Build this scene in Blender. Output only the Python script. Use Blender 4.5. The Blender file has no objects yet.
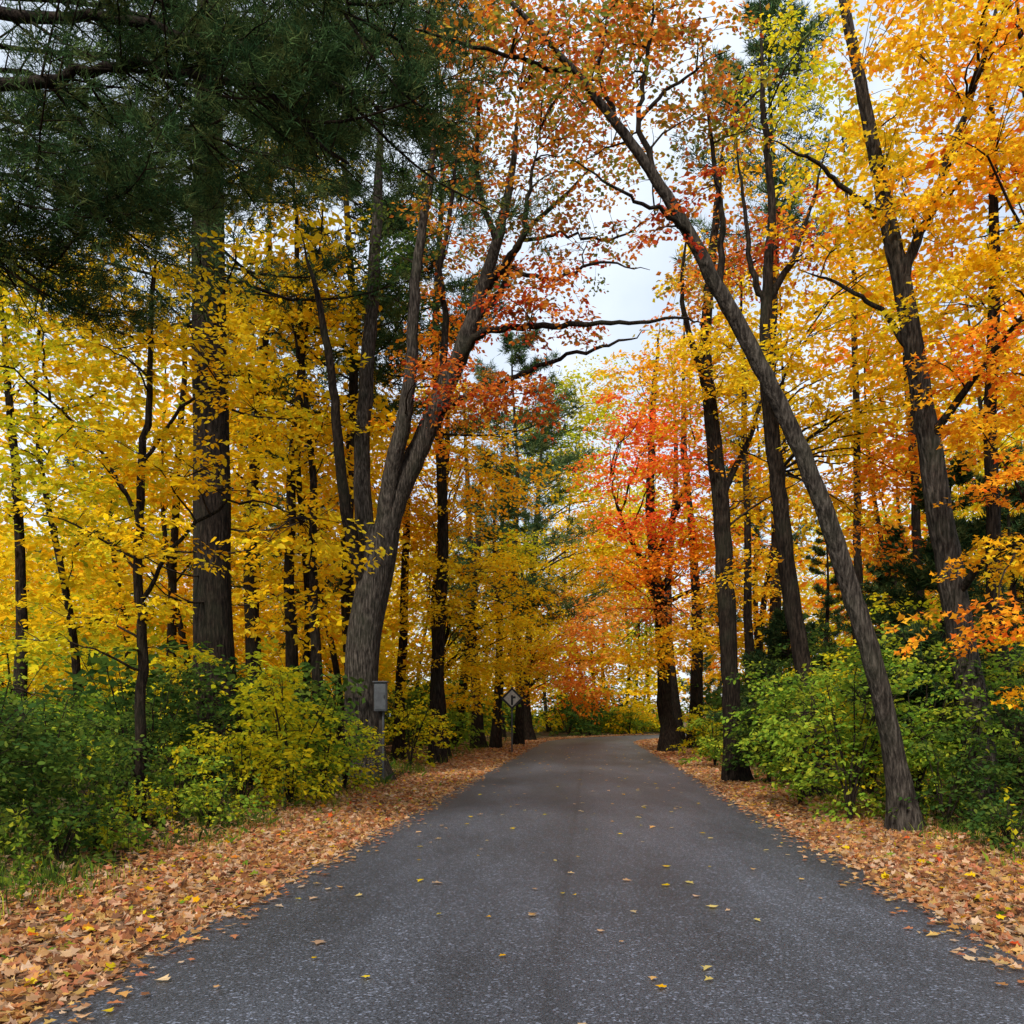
import bpy, math, random
import numpy as np
from mathutils import Vector
rng=np.random.default_rng(11); random.seed(11)
F=887.0;H=1.6;HY=716.0
TAU=1.75
def W(px,py,Y): return np.array([(px-512)*Y/F, Y, H+(HY-py)*Y/F])
def nrm(v): return v/np.maximum(np.linalg.norm(v,axis=-1,keepdims=True),1e-9)
Z=np.array([0,0,1.0])
sc=bpy.context.scene
# ------------------------------------------------------------ materials
def newmat(n):
    m=bpy.data.materials.new(n); m.use_nodes=True; nt=m.node_tree; nt.nodes.clear(); return m,nt
def N(nt,t,**k):
    n=nt.nodes.new(t)
    for a,b in k.items(): setattr(n,a,b)
    return n
def ramp(nt,stops,inp):
    r=N(nt,'ShaderNodeValToRGB'); e=r.color_ramp.elements
    while len(e)<len(stops): e.new(0.5)
    for i,(p,c) in enumerate(stops):
        e[i].position=p; e[i].color=(c[0],c[1],c[2],1) if hasattr(c,'__len__') else (c,c,c,1)
    nt.links.new(inp,r.inputs[0]); return r.outputs[0]
def mix(nt,a,b,f,mode='MIX'):
    n=N(nt,'ShaderNodeMixRGB',blend_type=mode)
    for i,v in ((0,f),(1,a),(2,b)):
        if hasattr(v,'is_output'): nt.links.new(v,n.inputs[i])
        elif i==0: n.inputs[0].default_value=v
        else: n.inputs[i].default_value=(*v,1)
    return n.outputs[0]
def coords(nt,scale=(1,1,1)):
    t=N(nt,'ShaderNodeTexCoord'); m=N(nt,'ShaderNodeMapping'); m.inputs['Scale'].default_value=scale
    nt.links.new(t.outputs['Object'],m.inputs[0]); return m.outputs[0]
def noise(nt,co,s,d=4,r=.6):
    n=N(nt,'ShaderNodeTexNoise'); n.inputs['Scale'].default_value=s; n.inputs['Detail'].default_value=d; n.inputs['Roughness'].default_value=r
    nt.links.new(co,n.inputs['Vector']); return n.outputs['Fac']
def leafmat(name,trans):
    m,nt=newmat(name); a=N(nt,'ShaderNodeAttribute',attribute_name='Col')
    d=N(nt,'ShaderNodeBsdfDiffuse'); t=N(nt,'ShaderNodeBsdfTranslucent')
    nt.links.new(a.outputs['Color'],d.inputs[0]); nt.links.new(a.outputs['Color'],t.inputs[0])
    m1=N(nt,'ShaderNodeMixShader'); m1.inputs[0].default_value=trans
    nt.links.new(d.outputs[0],m1.inputs[1]); nt.links.new(t.outputs[0],m1.inputs[2])
    o=N(nt,'ShaderNodeOutputMaterial'); nt.links.new(m1.outputs[0],o.inputs[0]); return m
def pbsdf(nt,col,rough=.9,bump=None,bs=.5,bd=.02,spec=.3):
    b=N(nt,'ShaderNodeBsdfPrincipled'); b.inputs['Specular IOR Level'].default_value=spec
    if hasattr(col,'is_output'): nt.links.new(col,b.inputs['Base Color'])
    else: b.inputs['Base Color'].default_value=(*col,1)
    if hasattr(rough,'is_output'): nt.links.new(rough,b.inputs['Roughness'])
    else: b.inputs['Roughness'].default_value=rough
    if bump is not None:
        u=N(nt,'ShaderNodeBump'); u.inputs['Strength'].default_value=bs; u.inputs['Distance'].default_value=bd
        nt.links.new(bump,u.inputs['Height']); nt.links.new(u.outputs[0],b.inputs['Normal'])
    o=N(nt,'ShaderNodeOutputMaterial'); nt.links.new(b.outputs[0],o.inputs[0]); return b
def bark(name,c0,c1,c2,bump=True):
    m,nt=newmat(name); co=coords(nt,(1,1,.16)); n1=noise(nt,co,26,4,.65); n2=noise(nt,coords(nt),1.3,2)
    c=ramp(nt,[(.38,c0),(.52,c1),(.68,c2)],n1); c=mix(nt,c,(.03,.035,.02),ramp(nt,[(.5,0.),(.75,.4)],n2))
    pbsdf(nt,c,.95,n1,1.0,.05,.08); return m
M_LEAF=leafmat('autumn_leaf',.5); M_NEED=leafmat('needles',.15)
M_BD=bark('bark_dark',(.006,.0045,.0035),(.018,.0125,.009),(.042,.031,.023))
M_BG=bark('bark_grey',(.014,.011,.009),(.044,.036,.029),(.105,.088,.072))
M_GR=leafmat('grass_blade',.3)
m,nt=newmat('twig_bark'); d_=N(nt,'ShaderNodeBsdfDiffuse'); 
c_=ramp(nt,[(.3,(.012,.009,.007)),(.7,(.04,.03,.022))],noise(nt,coords(nt),6,1)); nt.links.new(c_,d_.inputs[0])
o_=N(nt,'ShaderNodeOutputMaterial'); nt.links.new(d_.outputs[0],o_.inputs[0]); M_TW=m
MATS=[M_BD,M_BG,M_LEAF,M_NEED,M_GR,M_TW]
BD,BG,LF,ND,GR,TW=range(6)
# ------------------------------------------------------------ mesh builder
class MB:
    def __init__(s): s.v=[];s.f=[];s.m=[];s.c=[];s.n=0;s.sm=[]
    def add(s,V,Fa,mat,C=None,smooth=False):
        V=V.reshape(-1,3); s.v.append(V); s.f.append((Fa+s.n).astype(np.int32)); s.n+=len(V)
        s.m.append(np.full(len(Fa),mat,np.int32)); s.sm.append(np.full(len(Fa),smooth))
        if C is None: C=np.full((len(V),3),.5)
        s.c.append(C)
    def mesh(s,name,org=(0,0,0)):
        V=np.concatenate(s.v)-np.array(org); me=bpy.data.meshes.new(name)
        me.vertices.add(len(V)); me.vertices.foreach_set('co',V.astype(np.float32).ravel())
        L=np.concatenate([f.ravel() for f in s.f]); tot=np.concatenate([np.full(len(f),f.shape[1]) for f in s.f])
        me.loops.add(len(L)); me.loops.foreach_set('vertex_index',L)
        me.polygons.add(len(tot)); st=np.concatenate([[0],np.cumsum(tot)[:-1]]).astype(np.int32)
        me.polygons.foreach_set('loop_start',st)
        me.polygons.foreach_set('material_index',np.concatenate(s.m))
        me.polygons.foreach_set('use_smooth',np.concatenate(s.sm))
        for m in MATS: me.materials.append(m)
        me.update(calc_edges=True)
        a=me.color_attributes.new('Col','FLOAT_COLOR','POINT'); C=np.concatenate(s.c)
        a.data.foreach_set('color',np.concatenate([C,np.ones((len(C),1))],1).astype(np.float32).ravel())
        return me
    def obj(s,name,org=(0,0,0)):
        o=bpy.data.objects.new(name,s.mesh(name,org)); o.location=org; sc.collection.objects.link(o); return o
def tubes(mb,P,R,sides,mat,rough=0):
    P=np.asarray(P,float);R=np.asarray(R,float)
    if P.ndim==2: P=P[None];R=R[None]
    B,n,_=P.shape
    T=nrm(np.gradient(P,axis=1)); av=nrm(P[:,-1]-P[:,0])
    ref=np.where(np.abs(av[:,2:3])>.75,np.array([[1,0,0.]]),np.array([[0,0,1.]]))[:,None,:]
    U=nrm(np.cross(T,ref+0*T)); V=np.cross(T,U)
    a=np.arange(sides)/sides*2*np.pi
    RR=R[:,:,None]*np.ones(sides)
    if rough:
        ph=rng.random(4)*6
        zz=P[:,:,2:3]
        RR=RR*(1+rough*(np.sin(3*a+ph[0]+zz*.8)+.7*np.sin(7*a+ph[1]-zz*.5)+.5*np.sin(2*a+zz*2.1+ph[2])))
    X=P[:,:,None,:]+RR[...,None]*(U[:,:,None,:]*np.cos(a)[:,None]+V[:,:,None,:]*np.sin(a)[:,None])
    i=np.arange(n-1)[:,None]*sides; j=np.arange(sides); j2=(j+1)%sides
    q=np.stack([i+j,i+j2,i+sides+j2,i+sides+j],-1).reshape(-1,4)
    q=(q[None]+(np.arange(B)*n*sides)[:,None,None]).reshape(-1,4)
    mb.add(X,q,mat,None,True)
SH={'oval':np.array([[0,0,0],[.3,.27,.05],[.72,.22,.04],[1,0,-.06],[.72,-.22,.04],[.3,-.27,.05]]),
 'rh':np.array([[0,0,0],[.45,.34,.08],[1,0,-.05],[.45,-.34,.08]]),
 'star':np.array([[0,0,0],[.3,.20,.02],[.42,.52,.08],[.62,.2,.02],[1,0,-.08],[.62,-.2,.02],[.42,-.52,.08],[.3,-.2,.02]]),
 'maple':np.array([[0,0,0],[.12,.32,.05],[.3,.22,.02],[.5,.52,.08],[.62,.2,.02],[1,0,-.08],[.62,-.2,.02],[.5,-.52,.08],[.3,-.22,.02],[.12,-.32,.05]])}
def leaves(mb,P,D,Nn,S,C,shape='rh',mat=LF):
    t=SH[shape]; k=len(t); x=nrm(D); n=nrm(Nn-(Nn*x).sum(-1,keepdims=True)*x); y=np.cross(n,x)
    S=S[:,None,None]; bend=(rng.random((len(P),1,1))*2-.2)
    V=P[:,None,:]+S*(t[None,:,0:1]*x[:,None]+t[None,:,1:2]*y[:,None]+bend*t[None,:,2:3]*n[:,None])
    f=np.arange(len(P)*k).reshape(-1,k); mb.add(V,f,mat,np.repeat(C,k,axis=0))
PAL={
 'yellow':[(.95,.64,.015),(.93,.58,.01),(.97,.72,.04),(.74,.60,.02),(.93,.48,.01)],
 'gold':[(.95,.48,.015),(.95,.60,.02),(.93,.38,.015),(.93,.68,.03)],
 'orange':[(.95,.30,.02),(.93,.40,.02),(.95,.48,.03),(.88,.18,.02)],
 'peach':[(.96,.34,.05),(.96,.44,.07),(.93,.25,.04),(.96,.54,.07)],
 'red':[(.93,.13,.035),(.95,.22,.035),(.85,.08,.03),(.95,.36,.04)],
 'rust':[(.60,.09,.02),(.72,.19,.03),(.48,.05,.02),(.80,.30,.03),(.30,.18,.03)],
 'rustg':[(.70,.20,.03),(.30,.30,.04),(.80,.34,.03),(.20,.24,.04),(.60,.12,.03)],
 'orangeg':[(.88,.28,.03),(.90,.38,.03),(.36,.34,.04),(.82,.18,.03),(.66,.44,.04)],
 'yg':[(.62,.60,.02),(.76,.64,.02),(.42,.48,.03),(.90,.66,.02)],
 'green':[(.18,.32,.03),(.30,.42,.04),(.11,.21,.025),(.50,.52,.04)],
 'dgreen':[(.05,.11,.025),(.09,.16,.025),(.035,.07,.015),(.15,.20,.03)],
 'litter':[(.70,.33,.12),(.80,.48,.25),(.60,.22,.08),(.80,.42,.12),(.42,.18,.08),(.84,.60,.40),(.70,.25,.13),(.80,.52,.16),(.24,.11,.06),(.78,.52,.32)],
 'pale':[(.85,.62,.35),(.9,.7,.2),(.8,.5,.3),(.85,.45,.15)],
}
def pcol(pal,n):
    p=np.array(PAL[pal]); w=rng.random(n)[:,None]*.4
    return p[rng.integers(0,len(p),n)]*(1-w)+p[rng.integers(0,len(p),n)]*w
def sprays(mb,C,A,L,K,m,size,pal,shape='rh',droop=.3,tilt=.5,flat=.12):
    S=len(C); A=nrm(A); B=nrm(np.cross(A,Z)+1e-6)
    L=L*(.7+.6*rng.random((S,1,1)))
    t=((np.arange(K)+.3+.5*rng.random((S,K)))/K)[...,None]
    sd=np.where(np.arange(K)%2==0,1,-1)[None,:,None]; an=np.radians(30+35*rng.random((S,K,1)))
    td=nrm(A[:,None]*np.cos(an)+B[:,None]*np.sin(an)*sd+Z*rng.normal(0,flat,(S,K,1)))
    tl=L*(.62-.32*t)*(.6+.7*rng.random((S,K,1)))
    base=C[:,None]+A[:,None]*L*(t-.5)-Z*droop*L*t*t
    s=((np.arange(m)+.6+.4*rng.random((S,K,m)))/m)[...,None]
    P=base[:,:,None]+td[:,:,None]*(tl[:,:,None]*s)-Z*(.25*droop*s*s*tl[:,:,None])
    P=P+rng.normal(0,size*.28,P.shape)
    alt=np.where(np.arange(m)%2==0,1,-1)[None,None,:,None]
    tb=np.cross(td,Z)[:,:,None]
    D=td[:,:,None]*.7+tb*alt*.7-Z*.25+rng.normal(0,.3,P.shape)
    Nn=Z+rng.normal(0,tilt,P.shape)
    n=S*K*m; c0=np.repeat(pcol(pal,S),K*m,axis=0); c1=pcol(pal,n); k=(rng.random(n)<.42)[:,None]
    Cc=np.where(k,c1,c0)*(.76+.36*rng.random((n,1)))
    keep=rng.random(n)<.9
    leaves(mb,P.reshape(-1,3)[keep],D.reshape(-1,3)[keep],Nn.reshape(-1,3)[keep],(size*(.6+.65*rng.random(n)))[keep],np.minimum(Cc,.97)[keep],shape)
def bez(p0,p1,p2,p3,n):
    t=np.linspace(0,1,n)[None,:,None]; p0,p1,p2,p3=[q[:,None] for q in (p0,p1,p2,p3)]
    return (1-t)**3*p0+3*(1-t)**2*t*p1+3*(1-t)*t*t*p2+t**3*p3
def crown(mb,att,blobs,size,L,K=7,m=5,shape='rh',droop=.3,prim=9,tilt=.5,rb=1.0,flat=.12,tm=None,sec=True):
    tm=TAU if tm is None else tm
    for (c,r,tau,pal) in blobs:
        c=np.array(c);r=np.array(r)
        n=max(4,int(tm*tau*math.pi*r[0]*r[2]/(K*m*size*size*.28)))
        d=nrm(rng.normal(0,1,(n,3)))*(rng.random((n,1))**.42)*(1+.18*rng.normal(0,1,(n,1)))
        C=c+d*r
        k=max(1,n//prim); E=C[:k]
        hd=np.linalg.norm(att[None,:,:2]-E[:,None,:2],axis=-1)
        cost=np.hypot(hd,1.2*(att[None,:,2]-(E[:,None,2]-.45*hd))); p0=att[cost.argmin(1)]
        ln=np.linalg.norm(E-p0,axis=1,keepdims=True)
        PR=bez(p0,p0+(E-p0)*.3+Z*ln*.16+rng.normal(0,.06,E.shape)*ln,p0+(E-p0)*.7+Z*ln*.12+rng.normal(0,.08,E.shape)*ln,E,9)
        w=rng.normal(0,.012,PR.shape)*ln[:,:,None]; w[:,0]=0; PR=PR+w
        R0=np.minimum((.009+.0065*ln)*rb,.055)
        tubes(mb,PR,R0*np.linspace(1,.15,9)[None]**1.1+.003,4,TW)
        pts=PR[:,3:].reshape(-1,3)
        A0=np.zeros_like(C)
        if n>k:
            Cc=C[k:]; q=pts[((Cc[:,None]-pts[None]-Z*.15)**2).sum(-1).argmin(1)]
            l2=np.linalg.norm(Cc-q,axis=1,keepdims=True)
            if sec:
                SB=bez(q,q+(Cc-q)*.35+Z*l2*.1,q+(Cc-q)*.7+Z*l2*.08,Cc,4)
                tubes(mb,SB,np.clip(.004+.004*l2,0,.016)*np.linspace(1,.3,4)[None],3,TW)
            A0[k:]=nrm(Cc-q)
        A0[:k]=nrm(E-p0)
        A=A0*[1,1,.35]+rng.normal(0,.35,C.shape)*[1,1,.4]
        sprays(mb,C,A,L,K,m,size,pal,shape,droop,tilt,flat)
def cr(P,n=6):
    P=np.asarray(P,float); Q=np.concatenate([[2*P[0]-P[1]],P,[2*P[-1]-P[-2]]]); out=[]
    for i in range(len(P)-1):
        a,b,c,d=Q[i:i+4]
        for t in np.arange(n)/n:
            out.append(.5*((2*b)+(-a+c)*t+(2*a-5*b+4*c-d)*t*t+(-a+3*b-3*c+d)*t**3))
    out.append(P[-1]); return np.array(out)
def limb(mb,pts,mat=BD,sides=10,base=False,wob=.0,rough=.035,tip=True):
    w=np.array([[*W(p[0],p[1],p[2]),p[3]*.5*p[2]/F] for p in pts])
    if tip: w[-1,3]=.006
    if base:
        b=w[0].copy(); b[2]=-.15; b[3]*=1.25
        if w[0][2]>.5: w=np.concatenate([[b],w])
        else: w[0]=b
    s=cr(w,6)
    if wob: s[1:-1,:3]+=rng.normal(0,wob,(len(s)-2,3))
    if base:
        z=s[:,2]; s[:,3]*=1+.45*np.exp(-np.maximum(z,0)/.35)
    tubes(mb,s[:,:3],np.maximum(s[:,3],.004),sides,mat,rough); return s[:,:3]
def PB(px,py,rx,ry,Y,dY,tau,pal): return (W(px,py,Y),(rx*Y/F,dY,ry*Y/F),tau,pal)
# ------------------------------------------------------------ road & ground
def cx(Y):
    Y=np.asarray(Y,float); return .087*Y-.06+np.where(Y>52,.016*(np.maximum(Y,52)-52)**2,0)
def slope(Y):
    Y=np.asarray(Y,float); return .087+np.where(Y>52,.032*(np.maximum(Y,52)-52),0)
HW=2.85
def rd(X,Y): return np.abs(X-cx(Y))/np.sqrt(1+slope(Y)**2)-HW
def gz(X,Y):
    d=rd(X,Y); k=np.clip((d-1.2)/4,0,1); k=k*k*(3-2*k)
    n=.14*np.sin(X*.7+1.3)*np.sin(Y*.45)+.1*np.sin(X*1.9+Y*.8)+.05*np.sin(3.1*Y-X*2)+.08
    return -.02+k*n+ .012*np.sin(X*5)*np.sin(Y*4.3)*np.clip(d,0,1)-.05*(d<-.35)
xs=np.concatenate([-np.geomspace(600,22,18),np.arange(-21,32,.33),np.geomspace(33,600,18)])
ys=np.concatenate([-np.geomspace(300,6,10),np.arange(-5,100,.5),np.geomspace(101,900,16)])
GX,GY=np.meshgrid(xs,ys); GZ=gz(GX,GY); far=(np.abs(GX)>60)|(GY>110)|(GY<-10); GZ=np.where(far,-.02,GZ)
nx,ny=len(xs),len(ys); i=np.arange(ny-1)[:,None]*nx+np.arange(nx-1)
q=np.stack([i,i+1,i+nx+1,i+nx],-1).reshape(-1,4)
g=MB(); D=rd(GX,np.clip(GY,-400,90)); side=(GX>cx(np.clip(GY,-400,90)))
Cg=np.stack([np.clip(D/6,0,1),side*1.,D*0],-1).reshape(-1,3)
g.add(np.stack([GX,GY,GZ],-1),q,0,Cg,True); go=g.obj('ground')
m,nt=newmat('forest_floor'); co=coords(nt)
a=N(nt,'ShaderNodeAttribute',attribute_name='Col'); sp=N(nt,'ShaderNodeSeparateColor'); nt.links.new(a.outputs['Color'],sp.inputs[0])
v=N(nt,'ShaderNodeTexVoronoi'); v.inputs['Scale'].default_value=16; nt.links.new(co,v.inputs['Vector'])
sv=N(nt,'ShaderNodeSeparateColor'); nt.links.new(v.outputs['Color'],sv.inputs[0])
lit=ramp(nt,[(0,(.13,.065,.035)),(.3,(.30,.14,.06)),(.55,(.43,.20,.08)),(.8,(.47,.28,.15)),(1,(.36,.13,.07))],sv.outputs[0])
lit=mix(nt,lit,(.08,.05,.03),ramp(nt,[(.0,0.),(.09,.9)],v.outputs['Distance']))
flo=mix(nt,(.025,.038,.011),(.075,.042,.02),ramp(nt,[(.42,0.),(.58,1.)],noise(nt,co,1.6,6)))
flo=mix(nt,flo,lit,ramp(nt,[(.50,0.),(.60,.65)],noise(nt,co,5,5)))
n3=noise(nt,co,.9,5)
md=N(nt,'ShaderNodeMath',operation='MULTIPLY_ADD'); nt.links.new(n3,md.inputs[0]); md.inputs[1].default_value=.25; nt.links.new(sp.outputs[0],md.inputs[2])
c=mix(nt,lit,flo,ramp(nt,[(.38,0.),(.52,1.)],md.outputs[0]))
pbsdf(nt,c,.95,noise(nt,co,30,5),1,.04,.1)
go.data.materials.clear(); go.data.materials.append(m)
# road
yy=np.arange(-30,110,.5); mb=MB()
lat=np.linspace(-1,1,17); ct=cx(yy); sl=slope(yy); nx_=1/np.sqrt(1+sl**2); ny_=-sl/np.sqrt(1+sl**2)
ww=HW*np.ones((len(yy),17))*lat; ww[:,0]-=.07*np.sin(yy*2.3)+.04*np.sin(yy*5.9); ww[:,-1]+=.07*np.sin(yy*1.9+1)+.05*np.sin(yy*6.7)
RX=ct[:,None]+ww*nx_[:,None]; RY=yy[:,None]+ww*ny_[:,None]; RZ=.004+.03*(1-lat**2)[None]+0*RX
i=np.arange(len(yy)-1)[:,None]*17+np.arange(16); q=np.stack([i,i+1,i+18,i+17],-1).reshape(-1,4)
Cr=np.stack([np.tile((lat+1)/2,(len(yy),1)),0*RX,0*RX],-1).reshape(-1,3)
mb.add(np.stack([RX,RY,RZ],-1),q,0,Cr,True); ro=mb.obj('asphalt_road')
m,nt=newmat('asphalt'); co=coords(nt)
a=N(nt,'ShaderNodeAttribute',attribute_name='Col'); sp=N(nt,'ShaderNodeSeparateColor'); nt.links.new(a.outputs['Color'],sp.inputs[0])
fine=noise(nt,co,85,3,.8); v=N(nt,'ShaderNodeTexVoronoi'); v.inputs['Scale'].default_value=70; nt.links.new(co,v.inputs['Vector'])
sv=N(nt,'ShaderNodeSeparateColor'); nt.links.new(v.outputs['Color'],sv.inputs[0])
c=ramp(nt,[(.34,.010),(.5,.034),(.66,.105)],fine)
c=mix(nt,c,(.25,.25,.26),ramp(nt,[(.88,0.),(.97,.55)],sv.outputs[0]))
c=mix(nt,c,(.008,.008,.009),ramp(nt,[(.06,.7),(.18,0.)],sv.outputs[1]))
big=noise(nt,coords(nt,(1,.25,1)),.8,6,.65)
c=mix(nt,c,mix(nt,(.62,.63,.65),(1.4,1.4,1.43),ramp(nt,[(.35,0.),(.65,1.)],big)),1,'MULTIPLY')
tr=ramp(nt,[(0,.78),(.1,.92),(.24,1.22),(.36,1.0),(.46,.92),(.472,.66),(.484,.92),(.66,1.03),(.78,1.22),(.9,.98),(1,.8)],sp.outputs[0])
c=mix(nt,c,tr,1,'MULTIPLY')
c=mix(nt,c,(.86,.96,1.18),1,'MULTIPLY')
vc=N(nt,'ShaderNodeTexVoronoi',feature='DISTANCE_TO_EDGE'); vc.inputs['Scale'].default_value=.45
wn=N(nt,'ShaderNodeTexNoise'); wn.inputs['Scale'].default_value=2.5; wn.inputs['Detail'].default_value=5; nt.links.new(co,wn.inputs['Vector'])
wa=N(nt,'ShaderNodeVectorMath',operation='MULTIPLY_ADD'); nt.links.new(wn.outputs['Color'],wa.inputs[0]); wa.inputs[1].default_value=(.9,.9,.9); nt.links.new(co,wa.inputs[2]); nt.links.new(wa.outputs[0],vc.inputs['Vector'])
crk=mix(nt,(0,0,0),ramp(nt,[(.0,.6),(.006,0.)],vc.outputs['Distance']),ramp(nt,[(.5,0.),(.56,1.)],noise(nt,co,.35,2)))
c=mix(nt,c,(.012,.012,.014),crk)
pbsdf(nt,c,.5,fine,.8,.006,.5)
ro.data.materials.clear(); ro.data.materials.append(m)
# ------------------------------------------------------------ leaf litter
def scatter(y0,y1,d0,d1,dens,sz,pal,shape,expd=None,zt=.03,tilt=.45,mbx=None,sides=(-1,1)):
    for sd in sides:
        n=int((y1-y0)*(d1-d0)*dens); y=y0+(y1-y0)*rng.random(n)
        d=d0+(d1-d0)*(rng.random(n) if expd is None else rng.random(n)**expd)
        off=sd*(HW+d); s=slope(y); x=cx(y)+off/np.sqrt(1+s*s); y2=y-off*s/np.sqrt(1+s*s)
        k=y2>2.5
        x,y2,d=x[k],y2[k],d[k]; n=len(x)
        z=np.maximum(gz(x,y2),np.where(d<0,.014+.03*(1-np.clip((HW+d)/HW,-1,1)**2),-.02))+.010+zt*rng.random(n)*np.clip(d*3+.3,.15,1)
        fl=np.clip(d*4+1,.25,1)[:,None]
        an=rng.random(n)*6.283; Dd=np.stack([np.cos(an),np.sin(an),rng.normal(0,.2,n)*fl[:,0]],-1)
        leaves(mbx,np.stack([x,y2,z],-1),Dd,Z+rng.normal(0,tilt,(n,3))*fl,sz*(.5+.85*rng.random(n)),pcol(pal,n)*(.55+.45*rng.random((n,1))),shape)
mb=MB()
scatter(2.5,14,.0,1.9,450,.078,'litter','maple',mbx=mb,tilt=.65)
scatter(14,30,.0,1.9,220,.10,'litter','rh',mbx=mb,tilt=.6)
scatter(30,75,.0,1.9,80,.16,'litter','rh',mbx=mb)
scatter(2.5,20,-.5,.0,95,.07,'litter','maple',expd=.35,mbx=mb)
scatter(20,70,-.3,.0,50,.10,'litter','rh',expd=.4,mbx=mb)
scatter(2.5,20,1.8,5,130,.08,'litter','star',expd=1.7,mbx=mb,zt=.08)
scatter(20,60,1.7,6,30,.15,'litter','rh',expd=1.4,mbx=mb)
scatter(2.5,26,.0,3,7,.08,'yellow','maple',mbx=mb,zt=.05); scatter(2.5,20,.0,2.5,3,.08,'red','maple',mbx=mb,zt=.05); scatter(2.5,20,.2,3,5,.08,'green','maple',mbx=mb,zt=.05)
mb.obj('fallen_leaves')
mb=MB()
scatter(3,45,-2*HW+.3,-.3,1.0,.085,'pale','maple',zt=.0,tilt=.25,mbx=mb,sides=(1,))
scatter(4,40,-2*HW+.3,-.3,.6,.07,'yellow','maple',zt=.0,tilt=.25,mbx=mb,sides=(1,))
mb.obj('leaves_on_road')
def grass(mb,y0,y1,d0,d1,n,h,pal,sides=(-1,1)):
    for sd in sides:
        y=y0+(y1-y0)*rng.random(n)**1.4; d=d0+(d1-d0)*rng.random(n); x=cx(y)+sd*(HW+d)
        k=(np.sin(x*2.1+y*1.3)+np.sin(y*2.7-x)+rng.normal(0,.6,n))>.2; x,y=x[k],y[k]; m_=len(x)
        b=np.stack([x,y,gz(x,y)-.01],-1); hh=h*(.4+.9*rng.random((m_,1)))
        ln=rng.normal(0,.35,(m_,3))*[1,1,0]; w=nrm(rng.normal(0,1,(m_,3))*[1,1,0])*.004
        p1=b+hh*.6*(Z+ln*.5); p2=b+hh*(Z*.95+ln*1.5)
        V=np.stack([b-w,b+w,p1+w*.8,p2,p1-w*.8],1); c_=pcol(pal,m_)*(.45+.35*rng.random((m_,1)))
        mb.add(V,np.arange(m_*5).reshape(-1,5),GR,np.repeat(c_,5,axis=0))
mb=MB(); grass(mb,4.5,26,1.8,4.5,11000,.26,'dgreen'); grass(mb,4.5,26,1.5,4.2,8000,.20,'green'); grass(mb,20,60,1.8,4,3000,.35,'green'); mb.obj('grass')
# ------------------------------------------------------------ pines
PN=np.array([(.045,.085,.03),(.03,.06,.022),(.065,.10,.032),(.09,.11,.035),(.02,.045,.018)])
def needles(mb,P,A,n,ln,w,pal=PN,bright=1.0):
    T=len(P); d=nrm(A)[:,None]*.75+nrm(rng.normal(0,1,(T,n,3)))*.8; d=nrm(d)
    P2=P[:,None]+rng.normal(0,ln*.18,(T,n,3)); s=nrm(np.cross(d,rng.normal(0,1,(T,n,3))))*w
    l=ln*(.6+.6*rng.random((T,n,1)))
    V=np.stack([P2-s,P2+s,P2+d*l],2).reshape(-1,3)
    c_=pal[rng.integers(0,len(pal),T)][:,None]*(.7+.5*rng.random((T,n,1)))*bright
    mb.add(V,np.arange(T*n*3).reshape(-1,3),ND,np.repeat(c_.reshape(-1,3),3,axis=0))
def pinebranch(mb,p0,dirv,ln,nlen,ncnt,nw,nsh=14,ntu=5,sag=.12,r0=None,path=None,bright=1.0,start=.25):
    if path is None:
        d=nrm(np.array(dirv,float)); t=np.linspace(0,1,9)[:,None]
        path=p0+d*ln*t+Z*ln*(-sag*np.sin(t*3.0)+.10*t*t)+np.cumsum(rng.normal(0,.018*ln,(9,3)),0)*t
    n=len(path); r0=r0 or .012+.007*ln
    tubes(mb,path,np.linspace(1,.2,n)*r0,6,BD if r0>.035 else TW)
    ts=start+(1-start)*(np.arange(nsh)+rng.random(nsh))/nsh; f=ts*(n-1); i0=np.minimum(f.astype(int),n-2); fr=(f-i0)[:,None]
    b=path[i0]*(1-fr)+path[i0+1]*fr; d=nrm(path[i0+1]-path[i0])
    sd=nrm(np.cross(d,Z)); sg=np.where(np.arange(nsh)%2==0,1,-1)[:,None]
    sdir=nrm(d*(.5+.4*rng.random((nsh,1)))+sd*sg+Z*rng.normal(.05,.22,(nsh,1)))
    sl_=ln*.34*(1.15-ts[:,None]*.75)*(.5+.8*rng.random((nsh,1)))
    t=np.linspace(0,1,5)[None,:,None]
    S=b[:,None]+sdir[:,None]*sl_[:,None]*t+Z*(-.10*sl_[:,None]*t+.12*sl_[:,None]*t*t)+rng.normal(0,.02,(nsh,5,3))*t
    tubes(mb,S,np.linspace(1,.3,5)[None]*(.004+.007*sl_),3,TW)
    u=.2+.8*(np.arange(ntu)+rng.random((nsh,ntu)))/ntu; fi=u*4; j=np.minimum(fi.astype(int),3); q=(fi-j)[...,None]
    ii=np.arange(nsh)[:,None]
    P=S[ii,j]*(1-q)+S[ii,j+1]*q; off=rng.normal(0,.10,(nsh,ntu,3))*[1,1,.7]*min(ln/3,1.2); P=P+off
    A=sdir[:,None]+off*3+Z*.35+0*P
    needles(mb,P.reshape(-1,3),A.reshape(-1,3),ncnt,nlen,nw,bright=bright)
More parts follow.
